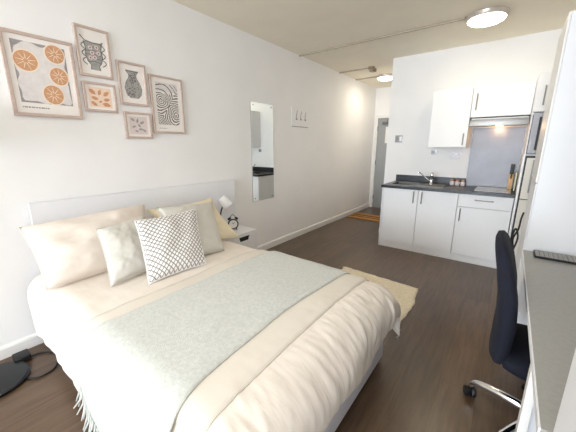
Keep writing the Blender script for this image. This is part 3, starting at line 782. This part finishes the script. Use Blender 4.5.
obj('handle', B(2.752, 2.775, TF-.05, TF-.0305, .93, 1.27, .004), M['greyhandle'], t, True)

# ------------------------------------------------------------------ tall cupboards and desk on the right
CY0, CY1 = 2.335, 2.80
t = thing('tall_cupboard', 'tall white cupboard standing at the far end of the desk', 'cupboard', (3.0, 2.63, 0))
obj('side_panel', B(2.718, 3.295, CY0, CY0+.018, 0, 2.113, .0005), M['cabend'], t)
bm = B(2.718, 3.295, CY1-.018, CY1, 0, 2.113); box(bm, 3.28, 3.295, CY0+.018, CY1-.018, 0, 2.113); box(bm, 2.718, 3.28, CY0+.018, CY1-.018, 2.095, 2.113); box(bm, 2.73, 3.28, CY0+.018, CY1-.018, .08, .098)
box(bm, 2.73, 3.28, CY0+.018, CY1-.018, 1.17, 1.188)
obj('carcass', bm, M['cab'], t)
du = obj('door', B(2.707, 2.7165, CY0+.001, CY1-.001, 1.187, 2.112, .001), M['trim'], t)
dl_ = obj('door', B(2.710, 2.7165, CY0+.003, CY1-.001, .10, 1.180, .001), M['cab'], t)
t = thing('wardrobe', 'white wardrobe beside the camera at the near end of the desk', 'wardrobe', (3.0, .45, 0))
obj('carcass', B(2.750, 3.295, .12, .795, 0, 2.11, .001), M['cab'], t)
for a, b in ((.122, .456), (.459, .793)):
    dd = obj('door', B(2.732, 2.749, a, b, .08, 2.108, .001), M['cab'], t)
    hy = .43 if a < .3 else .485
    obj('handle', bar((2.732, hy, .95), (2.732, hy, 1.12), (-.022, 0, 0)), M['handle'], dd, True)
t = thing('desk', 'long grey topped desk with white edge along the right wall', 'desk', (3.0, 1.57, 0))
obj('desktop', B(2.713, 3.295, .80, 2.332, .724, .75), M['desk'], t)
obj('front_edging', B(2.7085, 2.7128, .80, 2.332, .724, .7485, .0005), M['cab'], t)
lg = obj('leg', B(2.740, 3.29, 1.125, 1.145, 0, .7235), M['cabend'], t)
obj('leg_post', B(2.714, 2.739, 1.105, 1.148, 0, .7235, .002), M['trim'], lg)
lg = obj('leg', B(2.740, 3.29, 2.308, 2.328, 0, .7235), M['cabend'], t)
obj('leg_post', B(2.714, 2.739, 2.300, 2.332, 0, .7235, .002), M['trim'], lg)
t = thing('keyboard', 'slim dark keyboard on the desk against the tall cupboard', 'keyboard', (2.97, 2.26, .75))
bm = bmesh.new(); prism(bm, [(2.195, .7505), (2.325, .7505), (2.325, .764), (2.195, .764)], 0, 2.762, 3.19)
obj('keyboard_body', bm, M['black'], t)
bm = bmesh.new()
for r_ in range(5):
    for k in range(20):
        box(bm, 2.768+.0209*k, 2.768+.0209*k+.0175, 2.197+.024*r_, 2.197+.024*r_+.021, .7635, .768)
ko = obj('keys', bm, M['key'], t); ko['kind'] = 'stuff'
# cable hanging at the cupboard front
bm = tube(bmesh.new(), smoothpath([(2.698, 2.70, .93), (2.690, 2.70, .88), (2.684, 2.68, .80), (2.664, 2.70, .72), (2.678, 2.72, .62), (2.658, 2.69, .56), (2.674, 2.66, .64), (2.690, 2.68, .74), (2.668, 2.70, .80), (2.655, 2.71, .68), (2.665, 2.69, .52), (2.695, 2.70, .44), (2.700, 2.70, .0065), (2.68, 2.62, .0065)], 7), .006, 8)
tag(obj('power_cord', bm, M['cable'], None, 'all'), 'tangled black cable hanging between the chair back and the tall cupboard', 'cable')

# ------------------------------------------------------------------ office chair
HX, HY = 2.855, 1.655
t = thing('office_chair', 'navy fabric swivel chair with chrome base tucked under the desk', 'chair', (HX, HY, 0))
def pad(bm, fn, nu, nv, th):
    """closed cushion: fn(a,b) centre surface with a,b in -1..1, th(a,b) half thickness, along local normal"""
    def nrm(a, b):
        e = .01; x = Vector(fn(a+e, b))-Vector(fn(a-e, b)); y = Vector(fn(a, b+e))-Vector(fn(a, b-e)); return x.cross(y).normalized()
    F = []; K = []
    for i in range(nu+1):
        fr = []; kr = []
        for j in range(nv+1):
            a = 2*i/nu-1; b = 2*j/nv-1; p = Vector(fn(a, b)); n = nrm(a, b); h = th(a, b)
            fr.append(bm.verts.new(p+n*h)); kr.append(bm.verts.new(p-n*h))
        F.append(fr); K.append(kr)
    for i in range(nu):
        for j in range(nv):
            bm.faces.new((F[i][j], F[i+1][j], F[i+1][j+1], F[i][j+1])); bm.faces.new((K[i][j], K[i][j+1], K[i+1][j+1], K[i+1][j]))
    ring = [(i, 0) for i in range(nu)] + [(nu, j) for j in range(nv)] + [(i, nv) for i in range(nu, 0, -1)] + [(0, j) for j in range(nv, 0, -1)]
    for k in range(len(ring)):
        a = ring[k]; b = ring[(k+1) % len(ring)]
        bm.faces.new((F[a[0]][a[1]], K[a[0]][a[1]], K[b[0]][b[1]], F[b[0]][b[1]]))
    return bm
def sq(a, b):
    # square -> rounded square
    return a*math.sqrt(1-.25*b*b), b*math.sqrt(1-.25*a*a)
def back_fn(a, b):
    a2, b2 = sq(a, b)
    z = .70+.285*b2*1.08
    hw = .222-.045*max(0, b2)-.02*max(0, -b2)
    K = ((.38, 2.632), (.47, 2.646), (.62, 2.650), (.75, 2.638), (.87, 2.613), (1.02, 2.572))
    for (z0_, x0_), (z1_, x1_) in zip(K, K[1:]):
        if z <= z1_ or z1_ == 1.02:
            x = x0_+(x1_-x0_)*(z-z0_)/(z1_-z0_); break
    return (x+.010*a2*a2, HY+hw*a2, z)
rim_ = lambda p: (1-min(1, p)**5)
obj('backrest', pad(bmesh.new(), back_fn, 24, 30, lambda a, b: (.012+.026*math.sqrt(max(0, (1-a**6)*(1-b**6))))*(1-.22*max(0, b))), M['navy'], t, 'all')
def seat_fn(a, b):
    a2, b2 = sq(a, b)
    x = HX+.02+.235*a2; y = HY+.225*b2
    z = .445 - .035*max(0, a2-.5) - .012*b2*b2 + .01*max(0, -a2)
    return (x, y, z)
obj('seat', pad(bmesh.new(), seat_fn, 24, 24, lambda a, b: .012+.032*math.sqrt(max(0, (1-a**6)*(1-b**6)))), M['navy'], t, 'all')
bm = tube(bmesh.new(), smoothpath([(HX-.05, HY, .395), (HX-.17, HY, .385), (HX-.20, HY, .41), (HX-.205, HY, .50)], 6), .018, 10)
obj('back_bracket', bm, M['black'], t, True)
obj('gas_column', lathe(bmesh.new(), [(0, .09), (.032, .09), (.032, .25), (.02, .252), (.02, .39), (.09, .395), (.09, .41), (0, .41)], (HX, HY, 0), n=24), M['black'], t, True)
bs = obj('base_hub', lathe(bmesh.new(), [(0, .075), (.045, .075), (.05, .09), (.05, .13), (.035, .14), (0, .14)], (HX, HY, 0), n=24), M['chrome'], t, True)
a0 = math.atan2(1.735-HY, 2.56-HX)
for k in range(5):
    a = a0+2*PI*k/5; dx, dy = math.cos(a), math.sin(a)
    pth = smoothpath([(HX+.03*dx, HY+.03*dy, .115), (HX+.15*dx, HY+.15*dy, .118), (HX+.26*dx, HY+.26*dy, .105), (HX+.292*dx, HY+.292*dy, .085), (HX+.298*dx, HY+.298*dy, .068)], 6)
    n_ = len(pth)
    lg = obj('base_arm', tube(bmesh.new(), pth, .02, 12, [.024-.010*i/n_ for i in range(n_)]), M['chrome'], t, True)
    cx, cy = HX+.30*dx, HY+.30*dy; sd = Vector((-dy*.6+dx*.8, dx*.6+dy*.8, 0)).normalized()
    bm = bmesh.new()
    for s in (-1, 1):
        lathe(bm, [(0, s*.006), (.026, s*.006), (.029, s*.012), (.029, s*.022), (.022, s*.028), (0, s*.028)], (cx, cy, .0295), sd, 20)
    tube(bm, [(cx, cy, .03), (cx, cy, .072)], .012, 10)
    obj('caster', bm, M['black'], lg, True)

# ------------------------------------------------------------------ light
def area(name, loc, rot, sx, sy, e, col):
    l = bpy.data.lights.new(name, 'AREA'); l.shape = 'RECTANGLE'; l.size = sx; l.size_y = sy; l.energy = e; l.color = col
    o = bpy.data.objects.new(name, l); C.objects.link(o); o.location = loc; o.rotation_euler = rot; return o
area('window_daylight', ((WX0+WX1)/2, BY+.01, (WZ0+WZ1)/2), (PI/2, 0, 0), WX1-WX0-.1, WZ1-WZ0-.1, 238, (.82, .91, 1.))
def point(name, loc, e, col, r=.08):
    l = bpy.data.lights.new(name, 'POINT'); l.energy = e; l.color = col; l.shadow_soft_size = r
    o = bpy.data.objects.new(name, l); C.objects.link(o); o.location = loc; return o
def disk(name, loc, e, col, r):
    l = bpy.data.lights.new(name, 'AREA'); l.shape = 'DISK'; l.size = 2*r*1.5; l.energy = e; l.color = col
    o = bpy.data.objects.new(name, l); C.objects.link(o); o.location = loc; return o
ceiling_light(1.95, .10, .178, 'added unseen round ceiling light giving fill over the foot of the bed')  # out-of-view fitting and its disk lamp, added as downward fill on the bed
disk('added_bedroom_fill', (1.95, .10, CZ-.09), 7, (.96, .97, 1.), .09)
disk('kitchen_lamp', (2.185, 3.70, CZ-.09), 2.2, (1., .84, .52), .09)
disk('corridor_lamp', (.56, 5.55, CZ-.09), 2.8, (1., .90, .72), .09)
point('hood_lamp_light', (2.40, 4.44, 1.625), .9, (1., .62, .32), .02)
point('floor_lamp_bulb', (.17, .05, 1.52), .25, (1., .78, .5), .05)
w = bpy.data.worlds.new('sky'); sc.world = w; w.use_nodes = True
bg = w.node_tree.nodes['Background']; bg.inputs['Color'].default_value = (.75, .86, 1, 1); bg.inputs['Strength'].default_value = 1.2

# ------------------------------------------------------------------ camera
cam = bpy.data.cameras.new('camera'); co = bpy.data.objects.new('camera', cam); C.objects.link(co)
cam.sensor_width = 36; cam.lens = 18.0; cam.clip_start = .02
co.location = (2.565, 0, 1.40); co.rotation_euler = (math.radians(90-13.5), 0, math.radians(37.2))
sc.camera = co
sc.view_settings.view_transform = 'Standard'; sc.view_settings.look = 'None'; sc.view_settings.gamma = 1; sc.view_settings.exposure = .76
sc.view_settings.use_curve_mapping = False
sc.cycles.diffuse_bounces = 8; sc.cycles.max_bounces = 12
